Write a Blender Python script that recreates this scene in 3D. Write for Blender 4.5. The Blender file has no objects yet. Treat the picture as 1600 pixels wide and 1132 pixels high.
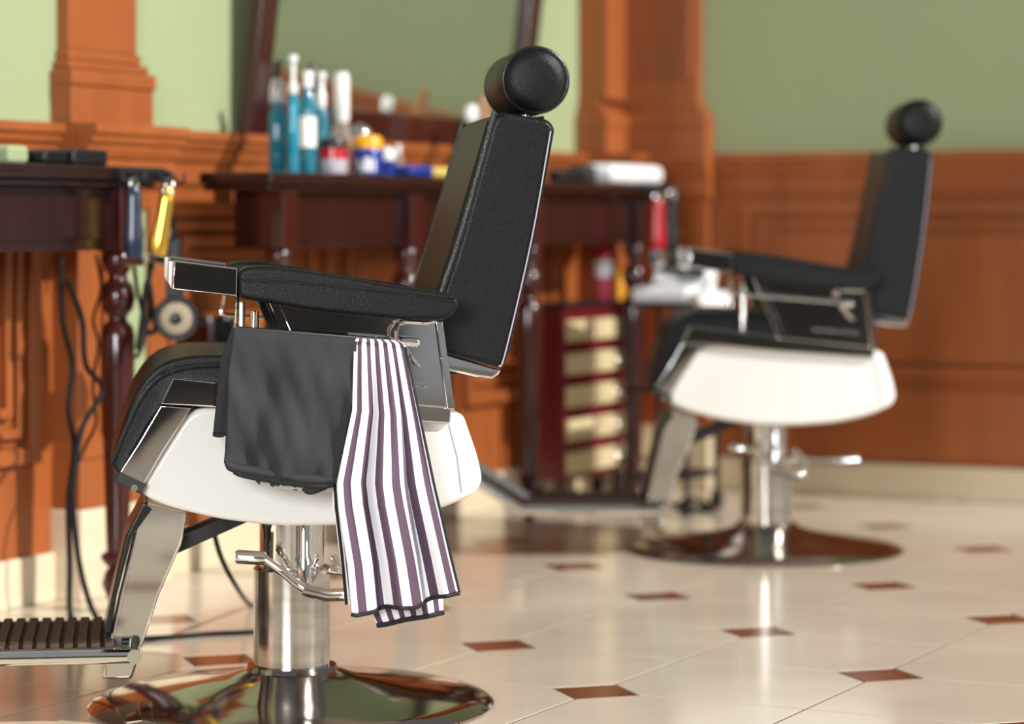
import bpy, bmesh, math, random
from mathutils import Vector, Matrix
random.seed(7)
S = bpy.context.scene
COL = S.collection
PI = math.pi
R_ = math.radians

# ---------------------------------------------------------------- camera, light, exposure
CAMH, FPX, HOR = 0.8, 4200.0, 355.0          # eye height (m), focal length (px of 1600), horizon row
cam_d = bpy.data.cameras.new('camera')
cam = bpy.data.objects.new('camera', cam_d); COL.objects.link(cam)
cam.location = (0, 0, CAMH); cam.rotation_euler = (R_(90), 0, 0)
cam_d.sensor_width = 36; cam_d.lens = FPX / 1600 * 36
cam_d.shift_y = -(566 - HOR) / 1600
cam_d.clip_start = 0.05; cam_d.clip_end = 60
cam_d.dof.use_dof = True; cam_d.dof.focus_distance = 4.2; cam_d.dof.aperture_fstop = 2.4
S.camera = cam

world = bpy.data.worlds.new('room_light'); S.world = world
world.use_nodes = True
world.node_tree.nodes['Background'].inputs[0].default_value = (0.92, 0.95, 1.0, 1)
world.node_tree.nodes['Background'].inputs[1].default_value = 0.30

sun_d = bpy.data.lights.new('sun', 'SUN'); sun = bpy.data.objects.new('sun', sun_d); COL.objects.link(sun)
sun_d.energy = 4.6; sun_d.angle = R_(1.5); sun_d.color = (1.0, 0.965, 0.91)
SUN_AZ, SUN_EL = R_(-27), R_(34)
sun.rotation_euler = Vector((math.cos(SUN_AZ) * math.cos(SUN_EL), math.sin(SUN_AZ) * math.cos(SUN_EL), math.sin(SUN_EL))).to_track_quat('Z', 'Y').to_euler()

def fill_light(name, loc, target, sx, sy, power, col):
    d = bpy.data.lights.new(name, 'AREA'); d.shape = 'RECTANGLE'; d.size = sx; d.size_y = sy
    d.energy = power; d.color = col
    o = bpy.data.objects.new(name, d); COL.objects.link(o); o.location = loc
    o.rotation_euler = (Vector(loc) - Vector(target)).to_track_quat('Z', 'Y').to_euler()
FILL_POS = (-1.60, -1.86, 1.95)                   # added fill light at the unseen wall behind the viewer
fill_light('fill_area', FILL_POS, (FILL_POS[0] + 4.46, FILL_POS[1] + 8.95, 1.6), 2.2, 1.7, 330, (0.95, 0.97, 1.0))
fill_light('fill_area', (4.6, 2.6, 2.0), (0.2, 5.6, 0.4), 1.4, 1.8, 60, (1.0, 0.97, 0.92))  # second added fill light, from the open right side of the room

S.view_settings.view_transform = 'Standard'; S.view_settings.look = 'None'
S.view_settings.gamma = 1.0; S.view_settings.exposure = 0.0
S.view_settings.use_curve_mapping = False

# ---------------------------------------------------------------- room coordinates: u along the mirror wall, v out from it
WA = R_(63.5)
UX, UY = math.cos(WA), math.sin(WA)
VX, VY = math.sin(WA), -math.cos(WA)
VW, UW = -3.47, 7.60                        # mirror wall plane, end wall plane
def uv(u, v, z=0.0): return Vector((UX * u + VX * v, UY * u + VY * v, z))
def on_v(px, v):                            # u and distance where a sight column meets the plane v
    a = (px - 800) / FPX
    Y = v / (VX * a + VY); return UX * a * Y + UY * Y, Y
def zat(py, Y): return CAMH + (HOR - py) * Y / FPX

# ---------------------------------------------------------------- materials
def mat(name, col, rough=0.5, metal=0.0, coat=0.0, trans=0.0, bump=None, vary=None, spec=0.5, ior=1.45, alpha=None, emis=None):
    m = bpy.data.materials.new(name); m.use_nodes = True
    nt = m.node_tree; b = nt.nodes['Principled BSDF']
    b.inputs['Base Color'].default_value = (*col, 1); b.inputs['Roughness'].default_value = rough
    b.inputs['Metallic'].default_value = metal; b.inputs['Coat Weight'].default_value = coat
    b.inputs['Coat Roughness'].default_value = 0.06
    b.inputs['Transmission Weight'].default_value = trans; b.inputs['IOR'].default_value = ior
    b.inputs['Specular IOR Level'].default_value = spec
    tc = nt.nodes.new('ShaderNodeTexCoord')
    if vary:                                # (scale vector, amount, detail)
        sc, amt, det = vary
        mp = nt.nodes.new('ShaderNodeMapping'); mp.inputs['Scale'].default_value = sc
        nt.links.new(tc.outputs['Object'], mp.inputs['Vector'])
        nz = nt.nodes.new('ShaderNodeTexNoise'); nz.inputs['Detail'].default_value = det; nz.inputs['Scale'].default_value = 1
        nt.links.new(mp.outputs[0], nz.inputs['Vector'])
        rp = nt.nodes.new('ShaderNodeValToRGB')
        rp.color_ramp.elements[0].position = 0.3; rp.color_ramp.elements[1].position = 0.7
        rp.color_ramp.elements[0].color = (*[c * (1 - amt) for c in col], 1)
        rp.color_ramp.elements[1].color = (*[min(1, c * (1 + amt)) for c in col], 1)
        nt.links.new(nz.outputs['Fac'], rp.inputs[0]); nt.links.new(rp.outputs[0], b.inputs['Base Color'])
    if bump:                                # (kind, scale, strength, distance)
        k, sc, st, di = bump
        t = nt.nodes.new('ShaderNodeTexVoronoi' if k == 'v' else 'ShaderNodeTexNoise')
        t.inputs['Scale'].default_value = sc
        if k == 'n': t.inputs['Detail'].default_value = 4
        nt.links.new(tc.outputs['Object'], t.inputs['Vector'])
        bp = nt.nodes.new('ShaderNodeBump'); bp.inputs['Strength'].default_value = st; bp.inputs['Distance'].default_value = di
        nt.links.new(t.outputs['Distance' if k == 'v' else 'Fac'], bp.inputs['Height'])
        nt.links.new(bp.outputs[0], b.inputs['Normal'])
    return m

M = {}
M['green'] = mat('sage_green_paint', (0.315, 0.375, 0.205), 0.75, vary=((1.5, 1.5, 1.5), .04, 3), bump=('n', 60, .05, .002))
M['wood'] = mat('orange_stained_wood', (0.315, 0.086, 0.021), 0.42, vary=((9, 9, 1.2), .16, 5), bump=('n', 90, .06, .001))
M['mahog'] = mat('dark_mahogany', (0.020, 0.0045, 0.0035), 0.25, coat=.3, vary=((8, 8, 1.5), .3, 4))
M['mahog2'] = mat('red_mahogany', (0.040, 0.0065, 0.005), 0.2, coat=.4, vary=((8, 8, 1.5), .3, 4))
M['tile'] = mat('cream_stone_tile', (0.62, 0.545, 0.43), 0.13, spec=.55, vary=((2.2, 2.2, 2.2), .10, 6))
M['accent'] = mat('brown_stone_tile', (0.155, 0.05, 0.022), 0.16, vary=((12, 12, 12), .3, 4))
M['grout'] = mat('brown_grout', (0.075, 0.055, 0.036), 0.8)
M['plinth'] = mat('cream_stone_plinth', (0.66, 0.56, 0.40), 0.3, vary=((4, 4, 9), .09, 5))
M['chrome'] = mat('chrome', (0.80, 0.79, 0.76), 0.06, metal=1, vary=((14, 14, 14), .05, 4))
M['base_metal'] = mat('chrome_dark_reflection', (0.30, 0.25, 0.22), 0.09, metal=1)  # chrome with the dark reflection of its surroundings put into the colour
M['chrome_worn'] = mat('worn_chrome', (0.60, 0.57, 0.52), 0.17, metal=1, vary=((8, 8, 40), .25, 6))
M['leather'] = mat('black_leather', (0.0055, 0.0055, 0.006), 0.38, spec=.27, bump=('v', 520, .35, .0010))
M['leather_s'] = mat('smooth_black_leather', (0.007, 0.007, 0.008), 0.30, spec=.45, bump=('v', 420, .25, .001))
M['white'] = mat('white_gloss_shell', (0.80, 0.79, 0.76), 0.22, coat=.3)
M['steel_black'] = mat('black_painted_steel', (0.012, 0.012, 0.012), 0.4)
M['plastic_black'] = mat('black_plastic', (0.010, 0.010, 0.011), 0.28)
M['cable'] = mat('black_rubber_cable', (0.005, 0.005, 0.005), 0.55, spec=.25)
M['mat'] = mat('worn_brown_rubber', (0.055, 0.036, 0.026), 0.6, vary=((30, 30, 30), .6, 5), bump=('n', 160, .5, .003))
M['cape'] = mat('black_nylon', (0.034, 0.034, 0.037), 0.75, spec=.18, bump=('n', 240, .15, .001))
M['hem'] = mat('black_hem', (0.010, 0.010, 0.012), 0.7)
M['taupe'] = mat('dark_taupe_panelling', (0.055, 0.05, 0.044), 0.6, vary=((3, 3, 3), .25, 4))
M['mirror'] = mat('mirror_glass', (0.88, 0.91, 0.88), 0.012, metal=1)
M['gold'] = mat('gold_plastic', (0.75, 0.46, 0.07), 0.18, metal=.85)
M['navy'] = mat('navy_plastic', (0.012, 0.022, 0.045), 0.2, coat=.4)
M['cream_drawer'] = mat('cream_drawer_front', (0.62, 0.52, 0.30), 0.45, vary=((20, 20, 5), .12, 3))
M['red_paint'] = mat('dark_red_paint', (0.12, 0.006, 0.010), 0.35)
M['blueglass'] = mat('blue_tonic', (0.02, 0.40, 0.60), 0.08, trans=.35, coat=.4)
M['tealglass'] = mat('teal_tonic', (0.014, 0.22, 0.32), 0.08, trans=.3, coat=.4)
M['clear'] = mat('clear_glass', (0.92, 0.95, 0.95), 0.04, trans=.85)
M['white_p'] = mat('white_plastic', (0.82, 0.82, 0.80), 0.25, coat=.3)
M['cloth_w'] = mat('white_terry', (0.80, 0.80, 0.80), 0.9, bump=('n', 150, .4, .004))
M['red_p'] = mat('red_plastic', (0.42, 0.010, 0.020), 0.2, coat=.3)
M['pink_p'] = mat('pink_label', (0.62, 0.08, 0.13), 0.3)
M['blue_p'] = mat('blue_jar_plastic', (0.010, 0.035, 0.26), 0.22, coat=.3)
M['yellow_p'] = mat('amber_yellow_plastic', (0.80, 0.36, 0.008), 0.3)
M['straw'] = mat('straw_yellow_bristle', (0.62, 0.47, 0.10), 0.6)
M['grey_lbl'] = mat('grey_label', (0.42, 0.40, 0.46), 0.4)
M['brown_b'] = mat('brown_bottle', (0.36, 0.16, 0.06), 0.2, coat=.3)
M['grille'] = mat('beige_grille', (0.30, 0.25, 0.17), 0.45, bump=('v', 160, .5, .002))

def stripe_mat():
    m = bpy.data.materials.new('purple_striped_cotton'); m.use_nodes = True
    nt = m.node_tree; b = nt.nodes['Principled BSDF']; b.inputs['Roughness'].default_value = .75
    tc = nt.nodes.new('ShaderNodeUVMap'); tc.uv_map = 'UVMap'
    sp = nt.nodes.new('ShaderNodeSeparateXYZ'); nt.links.new(tc.outputs[0], sp.inputs[0])
    fr = nt.nodes.new('ShaderNodeMath'); fr.operation = 'FRACT'; nt.links.new(sp.outputs[0], fr.inputs[0])
    gt = nt.nodes.new('ShaderNodeMath'); gt.operation = 'GREATER_THAN'; gt.inputs[1].default_value = .53; nt.links.new(fr.outputs[0], gt.inputs[0])
    mx = nt.nodes.new('ShaderNodeMix'); mx.data_type = 'RGBA'
    mx.inputs[6].default_value = (.84, .83, .86, 1); mx.inputs[7].default_value = (.085, .045, .078, 1)
    nt.links.new(gt.outputs[0], mx.inputs[0]); nt.links.new(mx.outputs[2], b.inputs['Base Color'])
    nz = nt.nodes.new('ShaderNodeTexNoise'); nz.inputs['Scale'].default_value = 260
    bp = nt.nodes.new('ShaderNodeBump'); bp.inputs['Strength'].default_value = .12; bp.inputs['Distance'].default_value = .001
    nt.links.new(nz.outputs[0], bp.inputs['Height']); nt.links.new(bp.outputs[0], b.inputs['Normal'])
    return m
M['stripe'] = stripe_mat()
def lining_mat():
    m = bpy.data.materials.new('patterned_lining'); m.use_nodes = True
    nt = m.node_tree; b = nt.nodes['Principled BSDF']; b.inputs['Roughness'].default_value = .7
    tc = nt.nodes.new('ShaderNodeTexCoord'); v = nt.nodes.new('ShaderNodeTexVoronoi'); v.inputs['Scale'].default_value = 95
    nt.links.new(tc.outputs['Object'], v.inputs['Vector'])
    rp = nt.nodes.new('ShaderNodeValToRGB'); rp.color_ramp.interpolation = 'CONSTANT'
    rp.color_ramp.elements[0].color = (.012, .012, .012, 1); rp.color_ramp.elements[1].color = (.36, .34, .30, 1); rp.color_ramp.elements[1].position = .45
    nt.links.new(v.outputs['Distance'], rp.inputs[0]); nt.links.new(rp.outputs[0], b.inputs['Base Color'])
    return m
M['lining'] = lining_mat()

# ---------------------------------------------------------------- mesh helpers
class MB:
    def __init__(s): s.v = []; s.f = []; s.wn = False
    def add(s, vs, fs):
        n = len(s.v); s.v += [tuple(p) for p in vs]; s.f += [tuple(i + n for i in f) for f in fs]; return s
    def hexa(s, p):                         # 8 points: bottom loop then top loop
        return s.add(p, [(0, 3, 2, 1), (4, 5, 6, 7), (0, 1, 5, 4), (1, 2, 6, 5), (2, 3, 7, 6), (3, 0, 4, 7)])
    def box(s, x0, x1, y0, y1, z0, z1):
        return s.hexa([(x0, y0, z0), (x1, y0, z0), (x1, y1, z0), (x0, y1, z0), (x0, y0, z1), (x1, y0, z1), (x1, y1, z1), (x0, y1, z1)])
    def ubox(s, u0, u1, v0, v1, z0, z1):
        return s.hexa([uv(u0, v0, z0), uv(u0, v1, z0), uv(u1, v1, z0), uv(u1, v0, z0), uv(u0, v0, z1), uv(u0, v1, z1), uv(u1, v1, z1), uv(u1, v0, z1)])
    def loft(s, rings, closed=True, caps=True):
        n = len(rings[0]); vs = [p for r in rings for p in r]; fs = []
        for i in range(len(rings) - 1):
            for j in range(n if closed else n - 1):
                k = (j + 1) % n
                fs.append((i * n + j, i * n + k, (i + 1) * n + k, (i + 1) * n + j))
        if caps and closed:
            fs.append(tuple(range(n - 1, -1, -1))); fs.append(tuple((len(rings) - 1) * n + j for j in range(n)))
        return s.add(vs, fs)
    def lathe(s, prof, n=24, c=(0, 0, 0)):
        rings = [[(c[0] + r * math.cos(2 * PI * j / n), c[1] + r * math.sin(2 * PI * j / n), c[2] + z) for j in range(n)] for z, r in prof]
        return s.loft(rings)
    def tube(s, pts, r, n=8, closed=False, caps=True):
        pts = [Vector(p) for p in pts]; rings = []; N = len(pts); up = None
        for i, p in enumerate(pts):
            a = pts[(i - 1) % N] if (closed or i > 0) else p
            b = pts[(i + 1) % N] if (closed or i < N - 1) else p
            t = (b - a).normalized()
            if up is None:
                up = t.cross(Vector((0, 0, 1)))
                if up.length < .2: up = t.cross(Vector((0, 1, 0)))
            up = (up - t * up.dot(t)).normalized(); w = t.cross(up)
            rr = r[i] if isinstance(r, (list, tuple)) else r
            rings.append([p + up * (rr * math.cos(2 * PI * j / n)) + w * (rr * math.sin(2 * PI * j / n)) for j in range(n)])
        if closed: rings.append(rings[0])
        return s.loft(rings, caps=caps and not closed)
    def build(s, name, material, parent=None, smooth=38, bevel=0, seg=2, uvs=None, solid=0, sub=0):
        me = bpy.data.meshes.new(name); me.from_pydata(s.v, [], s.f)
        bm = bmesh.new(); bm.from_mesh(me); bmesh.ops.recalc_face_normals(bm, faces=bm.faces[:]); bm.to_mesh(me); bm.free()
        if smooth:
            me.polygons.foreach_set('use_smooth', [True] * len(me.polygons)); me.set_sharp_from_angle(angle=R_(smooth))
        if uvs:
            l = me.uv_layers.new(name='UVMap')
            for lp in me.loops: l.data[lp.index].uv = uvs[lp.vertex_index]
        o = bpy.data.objects.new(name, me); COL.objects.link(o)
        me.materials.append(M[material] if isinstance(material, str) else material)
        if parent: o.parent = parent
        if bevel:
            b = o.modifiers.new('bevel', 'BEVEL'); b.width = bevel; b.segments = seg; b.limit_method = 'ANGLE'; b.angle_limit = R_(40); b.harden_normals = True
        if solid:
            d = o.modifiers.new('thickness', 'SOLIDIFY'); d.thickness = solid; d.offset = 0
        if s.wn:
            d = o.modifiers.new('flat_caps', 'WEIGHTED_NORMAL'); d.keep_sharp = True; d.weight = 100
        if sub:
            d = o.modifiers.new('smooth', 'SUBSURF'); d.levels = sub; d.render_levels = sub
        return o

def tag(o, label=None, cat=None, group=None, kind=None):
    if label: o['label'] = label
    if cat: o['category'] = cat
    if group: o['group'] = group
    if kind: o['kind'] = kind
    return o
def empty(name, loc=(0, 0, 0), rz=0.0):
    o = bpy.data.objects.new(name, None); COL.objects.link(o); o.location = loc; o.rotation_euler = (0, 0, rz); o.empty_display_size = .05
    return o
def copy_tree(o, parent=None):
    c = o.copy(); COL.objects.link(c); c.parent = parent
    for ch in o.children: copy_tree(ch, c)
    return c
def catmull(pts, n=6, closed=False):
    P = [Vector(p) for p in pts]; out = []; N = len(P)
    for i in range(N if closed else N - 1):
        p0 = P[(i - 1) % N] if (closed or i > 0) else P[i]; p1 = P[i]; p2 = P[(i + 1) % N]
        p3 = P[(i + 2) % N] if (closed or i + 2 < N) else P[(i + 1) % N]
        for k in range(n):
            t = k / n
            out.append(.5 * ((2 * p1) + (p2 - p0) * t + (2 * p0 - 5 * p1 + 4 * p2 - p3) * t * t + (3 * p1 - p0 - 3 * p2 + p3) * t ** 3))
    if not closed: out.append(P[-1])
    return out
def round_poly(pts, rad, n=5):
    P = [Vector(p) for p in pts]; out = []
    for i, p in enumerate(P):
        r = rad[i] if isinstance(rad, (list, tuple)) else rad
        a = P[i - 1] - p; b = P[(i + 1) % len(P)] - p
        if r <= 0: out.append(p); continue
        d = min(r, a.length * .48, b.length * .48)
        q0 = p + a.normalized() * d; q1 = p + b.normalized() * d
        for k in range(n + 1):
            t = k / n; out.append(q0 * (1 - t) ** 2 + p * 2 * t * (1 - t) + q1 * t * t)
    return out
def pillow(mb, prof, y0, y1, r, n=4):   # side outline (x,z) swept across y with rounded edges
    P = [Vector(p) for p in prof]; N = len(P)
    area = sum(P[i].x * P[(i + 1) % N].y - P[(i + 1) % N].x * P[i].y for i in range(N))
    sg = 1 if area > 0 else -1; nor = []
    for i in range(N):
        a = (P[i] - P[i - 1]).normalized(); b = (P[(i + 1) % N] - P[i]).normalized()
        t = (a + b); t = t.normalized() if t.length > 1e-6 else a
        nor.append(Vector((-t.y, t.x)) * sg)
    rings = []
    def ring(y, ins): rings.append([(P[i].x + nor[i].x * ins, y, P[i].y + nor[i].y * ins) for i in range(N)])
    for k in range(n + 1):
        a = PI / 2 * k / n; ring(y0 + r * (1 - math.sin(a)), r * (1 - math.cos(a)))
    rings.reverse()
    for k in range(n + 1):
        a = PI / 2 * k / n; ring(y1 - r * (1 - math.sin(a)), r * (1 - math.cos(a)))
    mb.wn = True
    return mb.loft(rings)

# ================================================================ THE ROOM
floor = MB().ubox(-2.5, UW + .1, VW - .1, 4.6, -.06, -.0010).build('floor', 'grout'); tag(floor, 'cream stone tile floor with small brown accent tiles', None, None, 'structure')
CELL, CUT, GAP = .382, .079, .0028
gu, gv = 5.351, -2.318
def clip(poly, lim):
    for (ax, s, l) in lim:
        out = []
        for i in range(len(poly)):
            a, b = poly[i], poly[(i + 1) % len(poly)]
            ia, ib = s * a[ax] <= s * l, s * b[ax] <= s * l
            if ia: out.append(a)
            if ia != ib:
                t = (l - a[ax]) / (b[ax] - a[ax]); out.append(tuple(a[k] + t * (b[k] - a[k]) for k in (0, 1)))
        poly = out
        if not poly: return poly
    return poly
def slab(poly, name, m, par):
    if len(poly) < 3: return
    c = [sum(p[k] for p in poly) / len(poly) for k in (0, 1)]
    def ins(d): return [(c[0] + (p[0] - c[0]) * (1 - d), c[1] + (p[1] - c[1]) * (1 - d)) for p in poly]
    A = [uv(*p, -.008) for p in poly]; B = [uv(*p, -.001) for p in poly]; Cc = [uv(*p, 0) for p in ins(.002)]
    MB().loft([A, B, Cc]).build(name, m, par, smooth=0)
LIM = [(0, 1, UW), (1, -1, VW)]
for i in range(-11, 7):
    for j in range(-4, 11):
        u0, v0 = gu + i * CELL + GAP, gv + j * CELL + GAP; u1, v1 = u0 + CELL - 2 * GAP, v0 + CELL - 2 * GAP
        c = CUT
        if (i + j) % 2 == 0: poly = [(u0 + c, v0), (u1, v0), (u1, v1 - c), (u1 - c, v1), (u0, v1), (u0, v0 + c)]
        else: poly = [(u0, v0), (u1 - c, v0), (u1, v0 + c), (u1, v1), (u0 + c, v1), (u0, v1 - c)]
        slab(clip(poly, LIM), 'tile', 'tile', floor)
        if (i + j) % 2 == 0:
            q = CUT - .002; cu, cv = gu + i * CELL, gv + j * CELL
            slab(clip([(cu - q, cv), (cu, cv - q), (cu + q, cv), (cu, cv + q)], LIM), 'accent_tile', 'accent', floor)

RAIL = 1.022
wl = MB().ubox(1.6, UW + .1, VW - .12, VW, 0, 2.7).build('wall_left', 'green'); tag(wl, 'sage green wall with the mirror above orange wainscot', None, None, 'structure')
wr = MB().ubox(UW, UW + .12, VW - .12, -.9, 0, 2.7).build('wall_right', 'green'); tag(wr, 'sage green end wall behind the right barber chair', None, None, 'structure')
wb = MB().ubox(-2.62, -2.5, VW - .12, 3.2, 0, 3.0).build('wall_back', 'green'); tag(wb, 'unseen sage green wall added behind the viewer', None, None, 'structure')  # out of view, added to give the chrome something to reflect
MB().ubox(-2.5, -2.46, VW, 3.2, 0, RAIL).build('wainscot', 'taupe', wb)  # unseen; dark taupe keeps the chrome reflections neutral
wv = VX * FILL_POS[0] + VY * FILL_POS[1]
wf = MB()
for q in ((wv - 1.2, wv - 1.1, 1.0, 2.9), (wv + 1.1, wv + 1.2, 1.0, 2.9), (wv - 1.1, wv + 1.1, 1.0, 1.09), (wv - 1.1, wv + 1.1, 2.81, 2.9)): wf.ubox(-2.5, -2.40, *q)
tag(wf.build('fill_frame', 'wood'), 'unseen wood frame added round the fill light behind the viewer', None, None, 'structure')  # frame added to dress the fill light, never in view
# wainscot boards
wsl = MB().ubox(1.6, UW, VW, VW + .012, .09, .93).build('wainscot', 'wood', wl)
wsr = MB().ubox(UW - .012, UW, VW, -.9, .09, .93).build('wainscot', 'wood', wr)
PROF = [(0, .885), (.014, .89), (.024, .902), (.024, .912), (.015, .918), (.015, .945), (.024, .952), (.032, .968), (.032, .976), (.042, .982), (.046, .998), (.054, 1.002), (.054, RAIL), (0, RAIL)]
def rail_u(u0, u1, off, name, par=None):
    mb = MB(); mb.loft([[uv(u, VW + off + p[0], p[1]) for p in PROF] for u in (u0, u1)]); return mb.build(name, 'wood', par, smooth=20)
def rail_v(v0, v1, off, name, par=None):
    mb = MB(); mb.loft([[uv(UW - off - p[0], v, p[1]) for p in PROF] for v in (v0, v1)]); return mb.build(name, 'wood', par, smooth=20)
tag(rail_u(1.6, UW, 0, 'trim_1'), 'orange moulded chair rail along the mirror wall', None, None, 'structure')
tag(rail_v(VW, -.9, 0, 'trim_2'), 'orange moulded chair rail along the end wall', None, None, 'structure')
tag(MB().ubox(1.6, UW, VW, VW + .022, 0, .102).build('baseboard_left', 'plinth', bevel=.003), 'cream stone baseboard under the mirror wall', None, None, 'structure')
tag(MB().ubox(UW - .022, UW, VW, -.9, 0, .102).build('baseboard_right', 'plinth', bevel=.003), 'cream stone baseboard under the end wall', None, None, 'structure')

def frame_l(u0, u1, z0, z1, w, off, par):
    mb = MB(); a, b = VW + .012, VW + .012 + off
    mb.ubox(u0, u0 + w, a, b, z0, z1); mb.ubox(u1 - w, u1, a, b, z0, z1); mb.ubox(u0 + w, u1 - w, a, b, z0, z0 + w); mb.ubox(u0 + w, u1 - w, a, b, z1 - w, z1)
    return mb.build('panel_frame', 'wood', par, bevel=.004)
def frame_r(v0, v1, z0, z1, w, off, par):
    mb = MB(); a, b = UW - .012 - off, UW - .012
    mb.ubox(a, b, v0, v0 + w, z0, z1); mb.ubox(a, b, v1 - w, v1, z0, z1); mb.ubox(a, b, v0 + w, v1 - w, z0, z0 + w); mb.ubox(a, b, v0 + w, v1 - w, z1 - w, z1)
    return mb.build('panel_frame', 'wood', par, bevel=.004)
for (a, b) in ((3.3, 4.66), (5.1, 5.8), (5.86, 6.56), (6.62, 7.2)):
    for (d, w, off) in ((0, .035, .022), (.055, .022, .016), (.10, .022, .022), (.145, .012, .012)):
        frame_l(a + d, b - d, .30 + d, .86 - d * .8, w, off, wl)
    if b - a > .5: MB().ubox(a + .19, b - .19, VW + .012, VW + .022, .47, .72).build('panel', 'wood', wl, bevel=.006)
for (a, b) in ((-3.0, -1.62), (-1.56, -.95)):
    for (d, w, off) in ((0, .03, .022), (.05, .02, .014)):
        frame_r(a + d, b - d, .36 + d * .3, .87 - d, w, off, wr)
    MB().ubox(UW - .024, UW - .012, a + .09, b - .09, .40, .78).build('panel', 'wood', wr, bevel=.006)
    MB().ubox(UW - .026, UW - .012, a, b, .12, .325).build('panel', 'wood', wr, bevel=.006)

def pil_left(name, label, u0, u1, p, sf=.42):
    e = tag(empty(name, uv((u0 + u1) / 2, VW, 0)), label, None, None, 'structure'); inv = Matrix.Translation(-e.location)
    def part(nm, m, bev, *boxes):
        mb = MB()
        for b in boxes: mb.ubox(*b)
        o = mb.build(nm, m, None, bevel=bev); o.parent = e; o.matrix_parent_inverse = inv; return o
    V = VW
    part('plinth', 'plinth', .004, (u0 - .006, u1 + .006, V, V + p + .012, 0, .195))
    part('pedestal', 'wood', .004, (u0, u1, V, V + p, .195, .9), (u0 - .004, u1 + .004, V, V + p + .008, .195, .30), (u0 - .002, u1 + .002, V, V + p + .004, .30, .335))
    r = rail_u(u0 - .01, u1 + .01, p, 'rail_cap'); r.parent = e; r.matrix_parent_inverse = inv
    part('rail_block', 'wood', 0, (u0 - .01, u1 + .01, V, V + p + .002, .885, RAIL))
    part('base_block', 'wood', .004, (u0 + .008, u1 - .018, V, V + p * .72, RAIL, 1.125))
    part('base_moulding', 'wood', .006, (u0 + .004, u1 - .014, V, V + p * .72 + .006, 1.105, 1.14), (u0 + .014, u1 - .024, V, V + p * .62, 1.14, 1.16), (u0 + .024, u1 - .04, V, V + p * .5, 1.16, 1.185))
    part('shaft', 'wood', .003, (u0 + .03, u1 - .05, V, V + p * sf, 1.185, 2.7))
    return e, part
e1, part1 = pil_left('trim_3', 'orange wooden pilaster behind the left table', 4.725, 5.06, .08)
part1('inset_panel', 'green', 0, (4.82, 4.97, VW + .08, VW + .084, .37, .84))
part1('inset_frame', 'wood', .003, (4.805, 4.82, VW + .08, VW + .094, .355, .855), (4.97, 4.985, VW + .08, VW + .094, .355, .855), (4.82, 4.97, VW + .08, VW + .094, .84, .855), (4.82, 4.97, VW + .08, VW + .094, .355, .37))
e2, part2 = pil_left('trim_4', 'orange corner pilaster half on the mirror wall', 7.38, UW, .15, .66)
# corner pilaster, end wall half
e3 = tag(empty('trim_5', uv(UW, -3.22, 0)), 'orange fluted corner pilaster half on the end wall', None, None, 'structure')
def part3(nm, m, bev, *boxes):
    mb = MB()
    for b in boxes: mb.ubox(*b)
    o = mb.build(nm, m, None, bevel=bev); o.parent = e3; o.matrix_parent_inverse = Matrix.Translation(-e3.location); return o
p = .065; va, vb = VW, -3.095
part3('plinth', 'plinth', .004, (UW - p - .012, UW, va, vb + .006, 0, .195))
part3('pedestal', 'wood', .004, (UW - p, UW, va, vb, .195, .9), (UW - p - .008, UW, va, vb + .004, .195, .30))
r = rail_v(va, vb + .01, p, 'rail_cap'); r.parent = e3; r.matrix_parent_inverse = Matrix.Translation(-e3.location)
part3('rail_block', 'wood', 0, (UW - p - .002, UW, va, vb + .01, .885, RAIL))
part3('base_block', 'wood', .004, (UW - p * .9, UW, va, vb - .008, RAIL, 1.125))
part3('base_moulding', 'wood', .006, (UW - p * .9 - .006, UW, va, vb - .004, 1.105, 1.14), (UW - p * .82, UW, va, vb - .02, 1.14, 1.16), (UW - p * .74, UW, va, vb - .035, 1.16, 1.185))
part3('shaft', 'wood', .003, (UW - p * .66, UW, va, vb - .045, 1.185, 2.7))
for k in range(8):
    v0 = -3.40 + k * .032
    part3('flute', 'wood', .004, (UW - p * .66 - .014, UW - p * .66, v0, v0 + .016, 1.25, 2.7))

# ================================================================ BARBER CHAIRS
CX, CY, CT = -.3678, 4.49, R_(8)
def C(px, py, ly):                          # photo measurement of the near chair -> its own side plane (x back, z up)
    a = (px - 800) / FPX; ct, st = math.cos(CT), math.sin(CT)
    t = (ly - CX * st + CY * ct) / (ct - a * st)
    x, y = a * t, t
    return ((x - CX) * ct + (y - CY) * st, CAMH + (HOR - py) * t / FPX)
def CP(pts, ly): return [C(*p, ly) for p in pts]

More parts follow.
